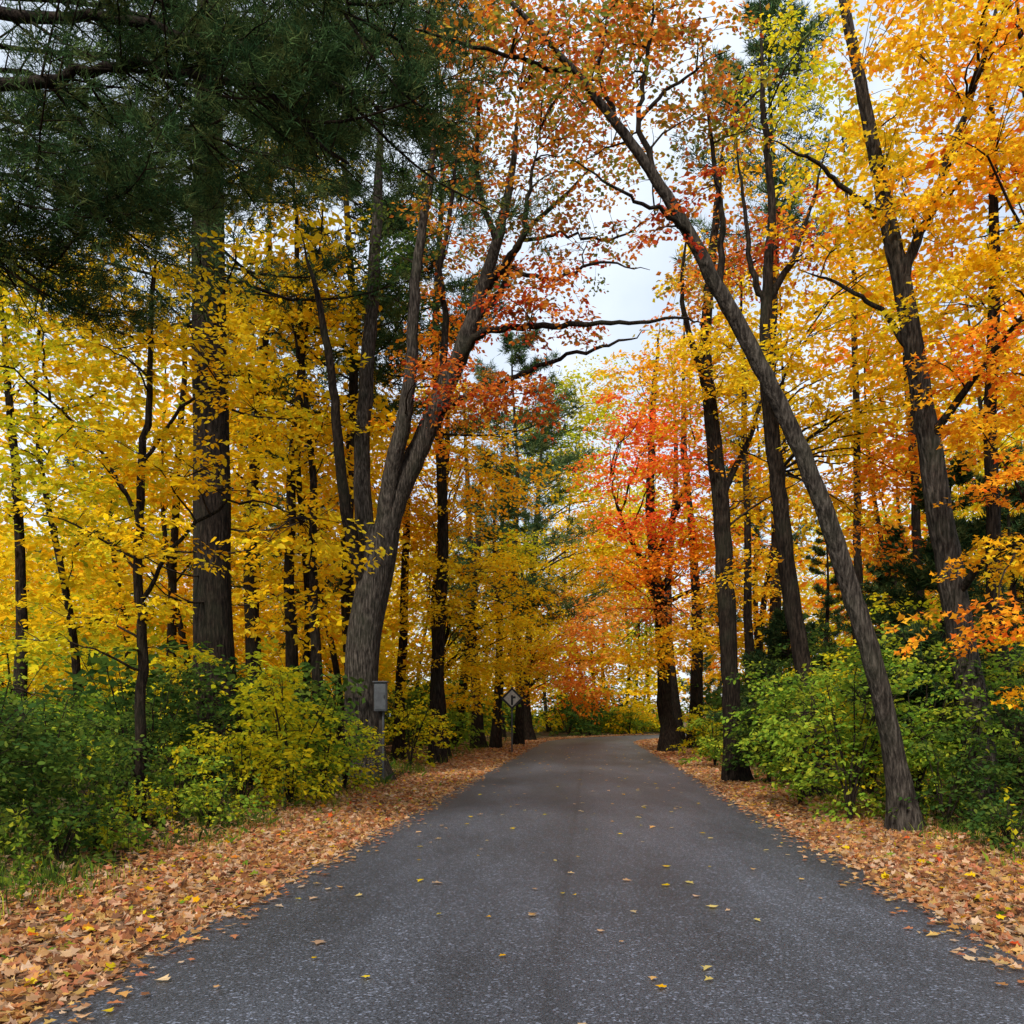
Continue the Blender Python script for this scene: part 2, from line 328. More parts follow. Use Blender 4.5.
def pine(mb,tr,z0,z1,lmax,nb,nlen,ncnt,nw,nsh=12,ntu=5,lmin=.25,pw=1.0,sag=.1,bright=1.0):
    for k in range(nb):
        z=z0+(z1-z0)*(k+rng.random())/nb; j=np.abs(tr[:,2]-z).argmin(); p=tr[j].copy(); p[2]=z
        a=rng.random()*6.283
        u=(z-z0)/(z1-z0); l=lmax*(lmin+(1-lmin)*(1-u)**pw)*(.65+.5*rng.random())
        pinebranch(mb,p,(math.cos(a),math.sin(a),.12+.25*u),l,nlen,ncnt,nw,nsh,ntu,sag,bright=bright)
def vtrunk(mb,x,y,h,r,mat=BD,lean=(0,0),wob=.12,sides=10):
    z=np.linspace(-.15,h,11); P=np.stack([x+lean[0]*z+wob*np.sin(z*.5+x),y+lean[1]*z+wob*np.cos(z*.4+y),z],-1)
    R=r*(1-.88*np.clip(z/h,0,1))*(1+.4*np.exp(-np.maximum(z,0)/.4)); s=cr(np.concatenate([P,R[:,None]],1),4)
    tubes(mb,s[:,:3],s[:,3],sides,mat,.03); return s[:,:3]
# overhanging near pine (trunk stands left, outside the frame)
pth=lambda L:cr([W(*p) for p in L],4)
HB=[[(-320,170,9.5),(-120,110,9.3),(0,86,9),(75,74,9),(140,68,9),(235,76,8.8),(285,105,8.7),(345,165,8.6)],
    [(-320,60,9.5),(-100,20,9.2),(60,15,9),(180,30,8.8),(290,60,8.6),(390,110,8.5)],
    [(-320,250,9.5),(-120,190,9.3),(-20,175,9.2),(60,185,9.2),(110,225,9.1)],
    [(-320,-60,9.5),(-60,-60,9),(120,-50,8.6),(280,-20,8.2),(400,40,8)],
    [(-320,280,9.5),(-140,240,9.6),(-40,240,9.8),(20,255,10),(70,275,10.2)],
    [(-320,40,9.5),(-60,60,10.5),(100,100,11),(220,140,11.3),(300,170,11.5)],
    [(-320,-20,9.5),(-40,-10,10.5),(150,10,11),(330,30,11.5),(440,60,12)],
    [(-320,-120,9.5),(-40,-100,10.5),(150,-70,11),(300,-40,11.5),(380,10,12)],
    [(-320,120,9.5),(-60,110,10.5),(60,135,11),(140,170,11.2)],
    [(-320,100,9.5),(-60,120,10.5),(60,160,12),(180,170,12.5),(260,190,12.8)],
    [(-320,0,9.5),(-60,40,11),(150,60,12.5),(330,100,13),(420,130,13)]]
mb=MB(); tr=vtrunk(mb,-9.0,9.5,17,.38)
for k,h in enumerate(HB):
    p=pth(h); p[1:]+=rng.normal(0,.035,(len(p)-1,3)); pinebranch(mb,None,None,5.2,.155,15,.0048,36,9,path=p,r0=.08 if k<2 else .04,start=.3,bright=1.15)
    for j in range(7 if k<8 else 5):
        q=p[int(len(p)*(.36+.085*j))%len(p)]; dr=nrm(p[-1]-p[0])+np.array([rng.normal(0,.3),rng.normal(0,.7),rng.normal(-.05,.25)])
        pinebranch(mb,q,dr,1.2+rng.random()*1.2,.155,15,.0048,12,7,r0=.016,bright=1.15)
pine(mb,tr,9,16.5,4.5,10,.16,8,.006,8,4)
mb.obj('pine_tree',(-9,9.5,0))
# big pine left
mb=MB(); tr=limb(mb,[(222,790,20,44),(214,650,20,39),(212,500,20,36),(210,350,20,34),(208,200,20,30),(208,60,20,25),(212,-120,20,17),(214,-260,20,8)],BD,14,True)
pine(mb,tr,9.8,22,4.8,60,.25,9,.013,12,7,pw=.6)
for k in range(16):
    j=rng.integers(8,22); a=rng.random()*6.28; pinebranch(mb,tr[j],(math.cos(a),math.sin(a),.1),1.5+rng.random()*1.5,.05,1,.002,6,1)
mb.obj('pine_tree',tr[0])
for (px,Y,zf,z1,lm,nb) in [(440,30,11,24,4.2,50),(352,27,10.5,22,4.0,42),(518,49,7,22,5.6,50),(497,44,5,14,4,30),(775,34,19,29,4.6,34)]:
    mb=MB(); b=W(px,716,Y); tr=vtrunk(mb,b[0],b[1],z1+.8,.26,BD,(rng.normal(0,.008),0))
    pine(mb,tr,zf,z1,lm,nb,.26+.003*Y,9,.012+.0002*Y,11,6,pw=.7,bright=1.5 if Y>32 else 1.1); mb.obj('pine_tree',tr[0])
def hemlock(mb,x,y,h,R,n=46,z0=1.2,b=.8):
    tr=vtrunk(mb,x,y,h,.016*h)
    pine(mb,tr,z0,h,R,n,.19,8,.018,12,6,lmin=.12,sag=.05,bright=b)
for (px,Y,h,R) in [(948,19,7.0,2.5),(890,26,7.0,2.5),(790,27,5.0,2.4),(1010,22,8.0,2.8),(905,15.5,3.0,1.6)]:
    mb=MB(); x=(px-512)*Y/F; hemlock(mb,x,Y,h,R,b=1.1); mb.obj('hemlock_tree',(x,Y,0))
# ------------------------------------------------------------ hero: big forked tree left of road
mb=MB(); Y=22
T=[limb(mb,[(366,782,Y,34),(362,700,Y,33),(364,640,Y,34),(374,580,Y,34),(384,530,Y,31)],BG,16,True,rough=.05,tip=False)]
T+=[limb(mb,[(378,565,Y,26),(393,505,Y,25),(416,455,Y,22),(440,400,Y,19),(462,350,Y-.3,17),(482,290,Y-.6,13),(500,230,Y-1,10),(512,170,Y-1.2,7),(520,90,Y-1.5,5)],BG,12,wob=.01)]
T+=[limb(mb,[(374,580,Y+.1,22),(364,510,Y+.2,18),(362,440,Y+.4,16),(368,360,Y+.6,14),(374,270,Y+.8,12),(378,180,Y+1,9),(384,60,Y+1,5)],BG,12,wob=.015)]
T+=[limb(mb,[(386,530,Y,20),(392,470,Y-.3,17),(404,420,Y-.5,15),(412,350,Y-.8,12),(416,270,Y-1,10),(430,180,Y-1,7),(440,60,Y-1,4)],BG,12,wob=.015)]
T+=[limb(mb,[(370,600,Y,16),(352,540,Y-.5,13),(342,480,Y-.9,11),(334,400,Y-1.2,9),(322,320,Y-1.5,7),(300,230,Y-1.6,4)],BD,10,wob=.015)]
T+=[limb(mb,[(456,365,Y-.3,11),(480,335,Y-.8,8),(520,327,Y-1.5,7),(570,325,Y-2.4,5.5),(630,323,Y-3.2,4),(682,318,Y-4,2.5),(712,326,Y-4.3,1.5)],BD,8,wob=.03)]
T+=[limb(mb,[(432,415,Y,9),(470,395,Y-.5,6),(515,377,Y-1.2,5),(560,358,Y-1.6,4),(610,345,Y-2,3),(650,330,Y-2.3,1.5)],BD,8,wob=.03)]
T+=[limb(mb,[(484,290,Y-.6,10),(505,265,Y-1,8),(524,235,Y-1.5,6),(528,190,Y-1.8,4),(540,130,Y-2,2)],BD,8,wob=.02)]
T+=[limb(mb,[(470,325,Y,8),(500,290,Y+.5,6),(520,240,Y+1,5),(560,200,Y+1,4),(600,160,Y+1,2)],BD,8,wob=.02)]
T+=[limb(mb,[(496,240,Y-1,7),(480,190,Y-1,5),(478,120,Y-1,4),(490,20,Y-1,3)],BD,8,wob=.02)]
T+=[limb(mb,[(438,400,Y,9),(446,330,Y+.3,7),(440,270,Y+.5,5),(452,200,Y+.7,4),(460,80,Y+.7,2)],BD,8,wob=.02)]
T+=[limb(mb,[(520,240,Y+1,4),(560,235,Y+.8,3),(610,240,Y+.5,2.5),(655,215,Y+.2,1.5)],BD,6,wob=.03),limb(mb,[(505,265,Y-1,5),(550,280,Y-1.4,3.5),(600,262,Y-1.8,2.5),(650,270,Y-2,1.5)],BD,6,wob=.03)]
att=np.concatenate(T[1:])
crown(mb,att,[PB(480,392,70,30,21,1.6,1.1,'rust'),PB(540,302,50,30,20,1.2,1.5,'rust'),PB(600,318,50,12,19,1,.35,'rust'),PB(520,398,40,22,21,1.2,1.0,'rust'),
 PB(440,340,50,40,23,1.5,.8,'orange'),PB(470,240,60,50,22,2,.6,'rustg'),PB(520,170,70,50,21,2,.7,'rustg'),PB(500,80,90,60,21,2.5,.9,'rustg'),
 PB(590,20,80,40,20,2,1.0,'rustg'),PB(450,20,70,40,20,2,.9,'rustg'),PB(575,110,60,45,20,1.5,.8,'rustg'),PB(400,250,50,60,23,2,.45,'dgreen'),PB(430,430,40,30,23,1.5,.7,'orange'),
 PB(600,230,55,40,22,1.5,.4,'rustg'),PB(560,250,45,35,21,1.5,.45,'rust'),PB(640,180,40,40,22,1.5,.4,'orangeg')],
 .13,.85,K=8,m=5,prim=5)
mb.obj('oak_tree',T[0][0])
# ------------------------------------------------------------ leaning tree right
mb=MB()
T=[limb(mb,[(908,832,12.4,24),(893,750,12.3,21),(872,660,12.2,20),(850,590,12.2,19),(826,515,12.1,18),(796,440,12,17),(760,365,11.9,16),(722,295,11.8,15),(688,232,11.7,13),(655,178,11.6,11),(618,125,11.5,9),(575,72,11.3,7),(530,22,11,5),(480,-30,10.8,3)],BG,14,True,wob=.006)]
T+=[limb(mb,[(655,178,11.6,8),(640,120,11.8,5),(650,50,12,4),(655,-20,12,3)],BD,8,wob=.02)]
T+=[limb(mb,[(690,235,11.7,7),(665,215,11.3,4.5),(620,190,11,3),(570,160,10.7,2)],BD,8,wob=.02)]
T+=[limb(mb,[(720,292,11.8,8),(722,220,12,6),(712,140,12.3,4),(700,30,12.5,3)],BD,8,wob=.02)]
T+=[limb(mb,[(575,72,11.3,5),(520,60,11,4),(450,40,10.6,3),(400,20,10.3,2)],BD,8,wob=.02)]
T+=[limb(mb,[(618,125,11.5,5),(600,70,11.5,4),(610,10,11.6,3)],BD,8,wob=.02),limb(mb,[(640,120,11.8,4),(680,80,12,3),(730,50,12.2,2)],BD,8,wob=.02)]
att=np.concatenate(T)[30:]
crown(mb,att,[PB(640,40,85,45,12,1.5,.9,'rustg'),PB(705,110,50,55,12.3,1.2,.8,'rustg'),PB(560,40,90,40,11,1.5,.8,'rustg'),PB(600,110,45,38,11.5,1,.5,'orangeg'),
  PB(470,15,60,25,10.8,1.2,.7,'orangeg'),PB(655,10,60,25,12,1,.8,'orangeg'),PB(690,190,35,35,12,.8,.55,'rust'),PB(645,230,35,25,11.5,.8,.4,'rust'),PB(700,30,40,20,12,1,.4,'rustg')],.085,.5,K=7,m=5,prim=5)
mb.obj('oak_tree',T[0][0])
# ------------------------------------------------------------ right big maple
mb=MB()
T=[limb(mb,[(986,822,13.6,32),(972,700,13.6,28),(955,600,13.6,26),(938,500,13.6,24),(922,400,13.5,21),(905,300,13.4,18),(890,230,13.4,16),(874,150,13.3,13),(858,70,13.2,11),(842,-10,13,9),(830,-120,13,5)],BG,14,True,wob=.006)]
T+=[limb(mb,[(900,285,13.4,12),(925,220,13.2,9),(955,140,13,7),(985,50,12.7,5),(1010,-60,12.5,4)],BG,10,wob=.02)]
T+=[limb(mb,[(955,600,13.6,9),(985,560,13,7),(1030,540,12.3,5),(1080,520,12,3)],BD,8,wob=.02)]
T+=[limb(mb,[(930,440,13.5,9),(965,390,13,7),(1010,330,12.5,5),(1060,280,12,3)],BD,8,wob=.02)]
T+=[limb(mb,[(888,225,13.4,7),(850,190,13.3,5),(810,160,13.2,3.5),(770,140,13,2)],BD,8,wob=.02)]
T+=[limb(mb,[(915,360,13.4,7),(880,310,13.6,5),(840,285,13.8,3.5),(800,270,14,2)],BD,8,wob=.02)]
att=np.concatenate(T)[14:]
crown(mb,att,[PB(965,40,90,50,12,1.6,1.4,'gold'),PB(990,150,65,50,12,1.5,1.3,'gold'),PB(925,200,75,38,12.6,1.4,.9,'gold'),PB(1005,260,55,45,12,1.2,1.1,'yellow'),
 PB(1000,345,60,24,12,1.2,1.5,'orange'),PB(985,420,55,26,12,1.2,1.3,'gold'),PB(1010,480,50,26,12,1,1.2,'orange'),PB(990,550,55,20,12,1,1.4,'gold'),
 PB(985,618,85,18,11,1.1,1.6,'orange'),PB(880,60,65,50,13,1.4,.65,'gold'),PB(850,220,65,28,13.6,1.3,1.0,'yellow'),PB(900,130,45,40,13,1,.65,'yellow'),
 PB(1060,680,60,60,11,1,.8,'gold'),PB(1080,300,60,200,11,1,.5,'gold'),PB(940,290,50,26,12.6,1,.8,'yellow')],.096,.66,K=8,m=6,shape='star',prim=6,tm=1.6,flat=.07)
mb.obj('maple_tree',T[0][0])
# ------------------------------------------------------------ right mid trees
mb=MB()
T=[limb(mb,[(738,782,22,20),(732,700,22,18),(726,600,22,18),(720,500,22,17),(712,420,22,15),(706,360,22,12),(708,300,22,10),(716,220,22,7),(724,120,22,4)],BD,12,True,wob=.015)]
T+=[limb(mb,[(712,400,22,9),(690,340,21.6,6),(682,280,21.3,4),(690,210,21,3)],BD,8,wob=.02),limb(mb,[(722,500,22,7),(752,430,22.4,5),(775,360,23,3)],BD,8,wob=.02)]
crown(mb,np.concatenate(T)[16:],[PB(720,350,62,28,21,1.8,1.3,'yellow'),PB(735,165,30,24,22,1,1.3,'gold'),PB(690,400,55,24,22,1.6,1.1,'gold'),PB(750,425,52,26,23,1.6,1.1,'yellow'),PB(770,240,50,30,22,1.6,.8,'rust'),PB(715,260,50,40,22,1.6,.7,'rustg'),
 PB(775,490,60,24,23,1.5,1.1,'gold'),PB(690,300,45,30,22,1.5,.7,'orangeg'),PB(690,470,40,26,23,1.5,.8,'orange'),PB(790,60,50,50,22,1.5,.4,'yg')],.13,.95,K=8,m=5,prim=7,flat=.08)
mb.obj('maple_tree',T[0][0])
mb=MB()
T=[limb(mb,[(822,800,17.5,20),(806,680,17.8,18),(790,590,18,17),(780,500,18,16),(771,420,18,15),(766,340,18,13),(768,270,18,10),(772,200,18,8),(764,120,18,6),(760,0,18,4)],BD,12,True,wob=.012)]
T+=[limb(mb,[(768,310,18,8),(752,270,18,6),(744,210,18,4),(735,120,18,3)],BD,8,wob=.02),limb(mb,[(768,300,18,8),(800,240,18.2,5),(830,140,18.4,3)],BD,8,wob=.02)]
crown(mb,np.concatenate(T)[20:],[PB(815,345,75,30,17,1.8,1.4,'yellow'),PB(870,300,60,28,16.5,1.6,1.1,'yellow'),PB(880,395,70,26,17,1.6,1.3,'yellow'),PB(830,430,60,24,18,1.5,1.2,'yellow'),PB(890,465,60,26,18,1.6,1.2,'orange'),PB(830,500,50,20,19,1.6,1.1,'gold'),
 PB(830,260,60,26,18,1.6,.9,'gold'),PB(790,230,40,30,18,1.2,.7,'rust'),PB(800,110,60,70,18,1.8,.4,'yg'),PB(760,560,40,20,19,1.2,.7,'gold'),PB(870,540,50,20,18,1.4,.8,'orange')],.115,.85,K=8,m=5,prim=7,flat=.08)
mb.obj('maple_tree',T[0][0])
# red maple over the road, right
mb=MB()
T=[limb(mb,[(670,752,40,16),(664,690,40,14),(660,610,40,12),(652,540,40,10),(650,470,40,8),(655,380,40,5),(660,320,40,3)],BD,10,True,wob=.03)]
T+=[limb(mb,[(657,600,40,7),(640,560,39.5,5),(622,520,39,4),(610,480,38.5,2)],BD,8,wob=.04),limb(mb,[(656,560,40,7),(680,500,39,5),(695,440,38,3)],BD,8,wob=.04)]
crown(mb,np.concatenate(T)[12:],[PB(655,420,66,22,36,3,1.5,'red'),PB(690,462,60,20,34,3,1.5,'red'),PB(618,468,50,18,36,2.5,1.4,'red'),PB(645,520,66,18,36,3,1.5,'red'),PB(650,562,62,20,36,3,1.5,'orange'),
 PB(690,630,44,16,33,2.5,1.6,'gold'),PB(640,606,50,18,38,2.5,1.5,'peach'),PB(650,655,42,18,38,2,1.2,'gold'),PB(700,545,50,24,36,2.5,1.3,'orange'),PB(655,370,64,30,38,3,1.0,'gold'),PB(740,590,50,24,34,2.5,.9,'gold')],.18,1.4,K=8,m=5,prim=8,flat=.06)
mb.obj('maple_tree',T[0][0])
# ------------------------------------------------------------ left: young yellow maple
mb=MB()
T=[limb(mb,[(138,832,12.4,12),(140,740,12.4,11),(143,640,12.4,10),(138,560,12.4,9),(142,470,12.4,8),(150,380,12.4,6),(152,300,12.4,4),(158,240,12.4,2)],BD,9,True,wob=.012)]
T+=[limb(mb,[(142,600,12.4,5),(180,540,12,4),(240,500,11.8,2.5),(310,520,11.6,2)],BD,6,wob=.02),limb(mb,[(142,520,12.4,5),(100,450,12.6,3),(50,400,12.8,2)],BD,6,wob=.02),limb(mb,[(144,460,12.4,4),(190,400,12.2,3),(250,370,12,2)],BD,6,wob=.02)]
crown(mb,np.concatenate(T)[10:],[PB(110,300,85,40,12,1.3,1.2,'yellow'),PB(50,380,75,38,12.6,1.3,1.0,'yellow'),PB(150,370,65,26,12,1.2,1.1,'yellow'),PB(235,345,66,30,12,1.2,1.2,'yellow'),PB(245,415,70,22,12,1.2,1.3,'yellow'),
 PB(120,450,95,20,11.6,1.2,1.4,'yellow'),PB(215,478,95,20,11.5,1.2,1.5,'yellow'),PB(60,520,75,24,12,1.2,1.2,'yellow'),PB(180,545,85,16,11.4,1.2,1.4,'yellow'),PB(305,545,66,20,11.6,1.1,1.5,'yellow'),
 PB(90,610,95,22,12,1.2,1.1,'yellow'),PB(310,592,45,16,12,1,1.0,'yellow'),PB(20,450,45,40,12,1,1.0,'yg'),PB(200,270,55,28,13,1.1,1.0,'yellow'),PB(180,645,60,18,12.4,1,.6,'yg'),PB(20,640,50,30,12,1,.7,'yg')],.10,.68,K=8,m=6,shape='oval',prim=6,tm=1.4,flat=.06)
mb.obj('maple_tree',T[0][0])
# golden maples lining left, further away
mb=MB()
T=[limb(mb,[(442,756,35,12),(440,700,35,11),(436,620,35,10),(440,540,35,9),(446,460,35,7),(450,370,35,4)],BD,9,True,wob=.02)]
crown(mb,T[0][8:],[PB(490,475,62,30,31,3,1.5,'gold'),PB(450,430,55,30,33,3,1.1,'gold'),PB(440,520,62,22,32,3,1.2,'gold'),PB(480,570,68,24,31,3,1.5,'yellow'),PB(440,610,62,22,31,3,1.4,'yellow'),PB(500,625,48,22,32,2.5,1.4,'yellow'),PB(450,665,62,20,32,2.5,1.2,'yellow'),PB(400,470,40,40,33,2,.9,'gold'),PB(420,540,50,40,34,2,.9,'yellow')],.16,1.25,K=8,m=5,prim=8,flat=.07)
mb.obj('maple_tree',T[0][0])
mb=MB()
T=[limb(mb,[(479,745,44,12),(476,690,44,10),(472,620,44,9),(478,540,44,7),(482,440,44,4)],BD,9,True,wob=.02)]
crown(mb,T[0][8:],[PB(520,600,42,40,42,3,1.1,'yellow'),PB(536,650,36,26,42,3,1.3,'gold'),PB(500,665,42,24,42,3,1.2,'yellow'),PB(515,550,36,26,42,3,.8,'yg'),PB(460,700,40,18,40,2,1.1,'yellow')],.2,1.3)
mb.obj('maple_tree',T[0][0])
mb=MB()
T=[limb(mb,[(530,738,58,9),(526,690,58,8),(531,600,58,7),(538,500,58,5),(545,400,58,3)],BD,9,True,wob=.02)]
crown(mb,T[0][6:],[PB(578,622,36,32,54,3,1.4,'peach'),PB(565,672,40,26,54,3,1.4,'peach'),PB(607,655,32,26,56,3,1.3,'gold'),PB(556,590,34,24,54,3,1.0,'gold'),PB(590,695,32,12,56,2,1.1,'orange'),
 PB(590,410,52,46,60,3,1.2,'yg'),PB(575,480,50,40,60,3,1.1,'yg'),PB(600,545,44,40,62,3,1.5,'yellow'),PB(545,440,40,50,60,3,.8,'green'),PB(615,590,34,30,62,3,1.4,'yellow')],.26,1.7)
mb.obj('maple_tree',T[0][0])
# ------------------------------------------------------------ slim trunks
SL=[(20,22,13,-10,200,'yg'),(262,26,16,272,120,'yellow'),(300,24,13,288,110,'yellow'),(325,23,12,286,280,'yellow'),(398,33,10,410,240,'gold'),
 (695,44,12,684,300,'gold'),(680,50,9,670,330,'orange'),(752,30,10,738,230,'yellow'),(1008,16,17,975,-90,'gold'),(1030,15,15,1010,-60,'orange'),(925,22,12,885,120,'yellow'),(175,30,10,192,180,'yellow'),
 (-30,18,16,-40,80,'yg'),(860,26,10,838,80,'yellow'),(455,48,9,462,360,'yellow'),(500,60,8,505,400,'yg')]
for (bx,Yd,w,tx,ty,pal) in SL:
    mb=MB(); by=716+F*H/Yd
    T=limb(mb,[(bx,by,Yd,w),(bx+(tx-bx)*.2+rng.normal(0,5),by+(ty-by)*.33,Yd,w*.8),(bx+(tx-bx)*.5+rng.normal(0,6),by+(ty-by)*.66,Yd,w*.55),(tx,ty,Yd,w*.2)],BD,9,True,wob=.025)
    hgt=(by-ty)
    crown(mb,T[8:],[PB(tx+rng.normal(0,15),ty+hgt*.08,1500/Yd,1100/Yd,Yd,1.8,.65,pal),PB((bx+tx)/2+rng.normal(0,20),ty+hgt*.28,1900/Yd,1100/Yd,Yd,1.8,.7,pal),PB(bx+rng.normal(0,20),ty+hgt*.5,1900/Yd,900/Yd,Yd,1.6,.65,pal)],.13+.002*Yd,.95,prim=6,flat=.08)
    mb.obj('maple_tree',T[0])
# ------------------------------------------------------------ shrubs
def shrub(mb,x,y,R,h,tau,pal,size,L=.45,shape='rh',ns=8,tilt=.7,sec=True):
    z=float(gz(np.array(x),np.array(y))); t=np.linspace(0,1,6)[:,None]; S=[]
    for k in range(ns):
        a=rng.random()*6.28; r=R*.75*rng.random()**.6
        S.append(np.array([x,y,z-.03])+np.array([math.cos(a)*r,math.sin(a)*r,0])*t**1.4+Z*h*(.65+.35*rng.random())*t+rng.normal(0,.02,(6,3))*t)
    S=np.array(S); tubes(mb,S,np.linspace(1,.3,6)[None]*np.full((ns,1),.010+.004*h),5,TW)
    bl=[]
    for k in range(5):
        e=S[k%ns][-1]; bl.append(((e[0],e[1],z+h*(.35+.5*rng.random())),(R*.55,R*.55,h*.26),tau*.65,pal))
    bl.append(((x,y,z+h*.3),(R*.85,R*.85,h*.3),tau*.7,pal))
    crown(mb,S[:,1:].reshape(-1,3),bl,size,L,K=6,m=4,shape=shape,prim=6,tilt=tilt,rb=.5,tm=1.15,sec=sec)
def SP(px,Yd,R,h,tau,pal,size=.08,shape='oval',nm='shrub',L=.45):
    mb=MB(); x=(px-512)*Yd/F; shrub(mb,x,Yd,R,h,tau,pal,size,L,shape); mb.obj(nm,(x,Yd,0))
for a in [(40,11,1.1,2.0,1.3,'dgreen',.075),(-20,9.5,1.0,2.2,1.3,'dgreen',.075),(100,12.5,1.0,1.5,1.1,'dgreen',.08),(10,13,1.3,2.6,1.2,'green',.08),(180,13.5,.8,1.2,1.0,'green',.085),(240,15,1.1,1.6,1.0,'yg',.09),
 (290,16,1.3,2.5,1.2,'yg',.11),(325,18,1.1,2.4,1.2,'green',.11),(345,19,.8,1.8,1.0,'yg',.10),(150,16,1.3,2.2,1.0,'dgreen',.09),(410,27,1.2,2.3,1.0,'yg',.12),(60,9.3,.55,.8,1.0,'dgreen',.07),(130,12,.5,.7,1.0,'yg',.07),(210,12.4,.5,.7,.9,'green',.08),(95,10.2,.45,.6,.9,'green',.07),(215,18,1.4,2.6,1.1,'dgreen',.10),(265,20,1.3,2.6,1.1,'dgreen',.10),
 (850,13.6,1.1,2.7,1.2,'green',.09),(915,13.8,1.1,2.5,1.3,'green',.09),(800,16,1.2,2.5,1.3,'green',.09),(870,17,1.5,3.6,1.1,'yg',.10),(945,12.2,.8,1.5,1.1,'dgreen',.08),(770,21,1.1,2.4,1.2,'dgreen',.10),(1040,13,1.2,2.2,1.1,'dgreen',.08),(965,15,1.3,3.0,1.1,'green',.09),(830,19,1.4,3.4,1.1,'dgreen',.10),
 (715,28,1.0,1.9,1.2,'green',.12),(700,36,1.2,2.2,1.2,'yg',.13),(1010,10.4,.5,.7,.9,'dgreen',.07)]:
    SP(*a)
mb=MB()
for k in range(100):
    sd=-1 if k<70 else 1; y=6.8+9.5*rng.random(); x=float(cx(y))+sd*(HW+1.8+1.8*rng.random()); h=.4+.9*rng.random()*(1 if sd<0 else .5)
    z=float(gz(np.array(x),np.array(y))); t=np.linspace(0,1,6)[:,None]; P=np.array([x,y,z])+Z*h*t+rng.normal(0,.15,3)*[1,1,0]*t**2
    tubes(mb,P,np.linspace(.004,.0015,6),3,TW); n=34; u=rng.random(n)**.8; Q=P[(u*5).astype(int)]+(P[1]-P[0])*rng.random((n,1))
    leaves(mb,Q+rng.normal(0,.012,(n,3)),rng.normal(0,1,(n,3))+Z*.3,Z+rng.normal(0,.5,(n,3)),(.04+.05*rng.random(n)),pcol(('green','yg','dgreen','green')[k%4],n)*.7,'rh')
mb.obj('roadside_weeds')
# ------------------------------------------------------------ background forest prototypes
def proto(kind,pal,pal2=None,low=.2):
    mb=MB(); h=13+5*rng.random()
    T=vtrunk(mb,0,0,h,.13+.05*rng.random(),BD,(rng.normal(0,.05),rng.normal(0,.05)),.3,7)
    bl=[]
    for k in range(9):
        z=h*(low+(1-low)*(k+.5)/9); a=rng.random()*6.28; r=1.4*rng.random()*(1.25-z/h)
        bl.append(((math.cos(a)*r,math.sin(a)*r,z),(1.4+1.8*(1-.5*z/h),1.4+1.8*(1-.5*z/h),.7+.3*rng.random()),.78,pal if (k%3 or not pal2) else pal2))
    crown(mb,T[4:],bl,.28,1.5,K=6,m=4,prim=9,droop=.25,sec=False,flat=.08); return mb.mesh(kind)
P_L=[proto('maple_tree','yellow','yg'),proto('maple_tree','yg','yellow'),proto('maple_tree','gold','yellow'),proto('maple_tree','yellow','yellow')]
P_R=[proto('maple_tree','orange','gold'),proto('maple_tree','gold','yellow'),proto('maple_tree','yellow','yg'),proto('maple_tree','yg','yellow')]
P_W=[proto('maple_tree','yellow','yg',.02),proto('maple_tree','yg','green',.02),proto('maple_tree','gold','peach',.02)]
hm=[]
for k in range(2):
    mb=MB(); hemlock(mb,0,0,11+2*k,3.0,40,1.5,1.0); hm.append(mb.mesh('hemlock_tree'))
pm=[]
for k in range(2):
    mb=MB(); T=vtrunk(mb,0,0,22,.24); pine(mb,T,6,21.5,4.4,38,.42,8,.024,10,5,pw=.7,bright=1.2); pm.append(mb.mesh('pine_tree'))
shp=[]
for p in ['green','yg','dgreen','yellow']:
    mb=MB(); shrub(mb,0,0,1.5,2.4,1.2,p,.18,.7,'rh',10,sec=False); shp.append(mb.mesh('shrub'))
def inst(me,x,y,s,name):
    o=bpy.data.objects.new(name,me); o.location=(x,y,-.02); o.rotation_euler=(0,0,random.random()*6.28); o.scale=(s,s,s*random.uniform(.92,1.12)); sc.collection.objects.link(o)
pl=[]
def ok(x,y,md):
    for a,b in pl:
        if (a-x)**2+(b-y)**2<md*md: return False
    pl.append((x,y)); return True
# trees standing on the outside of the bend
for (x,y,s,k) in [(3.5,80,1.35,0),(6.5,84,1.5,2),(9.8,88,1.55,0),(13,92,1.5,1),(0.5,84,1.4,1),(16.5,97,1.5,2),(-3,80,1.3,0),(8.5,93,1.6,1),(12,97,1.6,0),(15.5,102,1.7,1),(5,90,1.5,0)]:
    pl.append((x,y)); inst(P_W[k],x,y,s,'maple_tree')
for _ in range(900):
    y=random.uniform(82,112); x=random.uniform(-58,66)
    if float(rd(np.array(x),np.array(min(y,105.))))<3: continue
    if not ok(x,y,6.2): continue
    u=random.random(); me,nm=(random.choice(P_W),'maple_tree') if u<.85 else (random.choice(hm),'hemlock_tree')
    inst(me,x,y,random.uniform(.95,1.35),nm)
for _ in range(50):
    y=random.uniform(77,92); x=random.uniform(-6,16)
    if float(rd(np.array(x),np.array(y)))<2: continue
    inst(random.choice([shp[0],shp[1],shp[2],shp[3]]),x,y,random.uniform(.9,1.6),'shrub')
cnt=0
for _ in range(6000):
    if cnt>=90: break
    y=random.uniform(24,78); px=random.uniform(-120,1150); x=(px-512)*y/F; d=float(rd(np.array(x),np.array(y))) 
    if d<4.5: continue
    left=x<float(cx(min(y,60)))
    if 545<px<655: continue
    if left and y<34 and px>395: continue
    if not left and y<45 and px<740: continue
    if not ok(x,y,4.0): continue
    cnt+=1; u=random.random()
    if u<.08: me,nm,s=random.choice(pm),'pine_tree',random.uniform(.75,1.05)
    elif u<(.17 if left else .26): me,nm,s=random.choice(hm),'hemlock_tree',random.uniform(.5,.9)
    else: me,nm,s=random.choice(P_L if left else P_R),'maple_tree',random.uniform(.8,1.2)
    inst(me,x,y,s,nm)
cnt=0
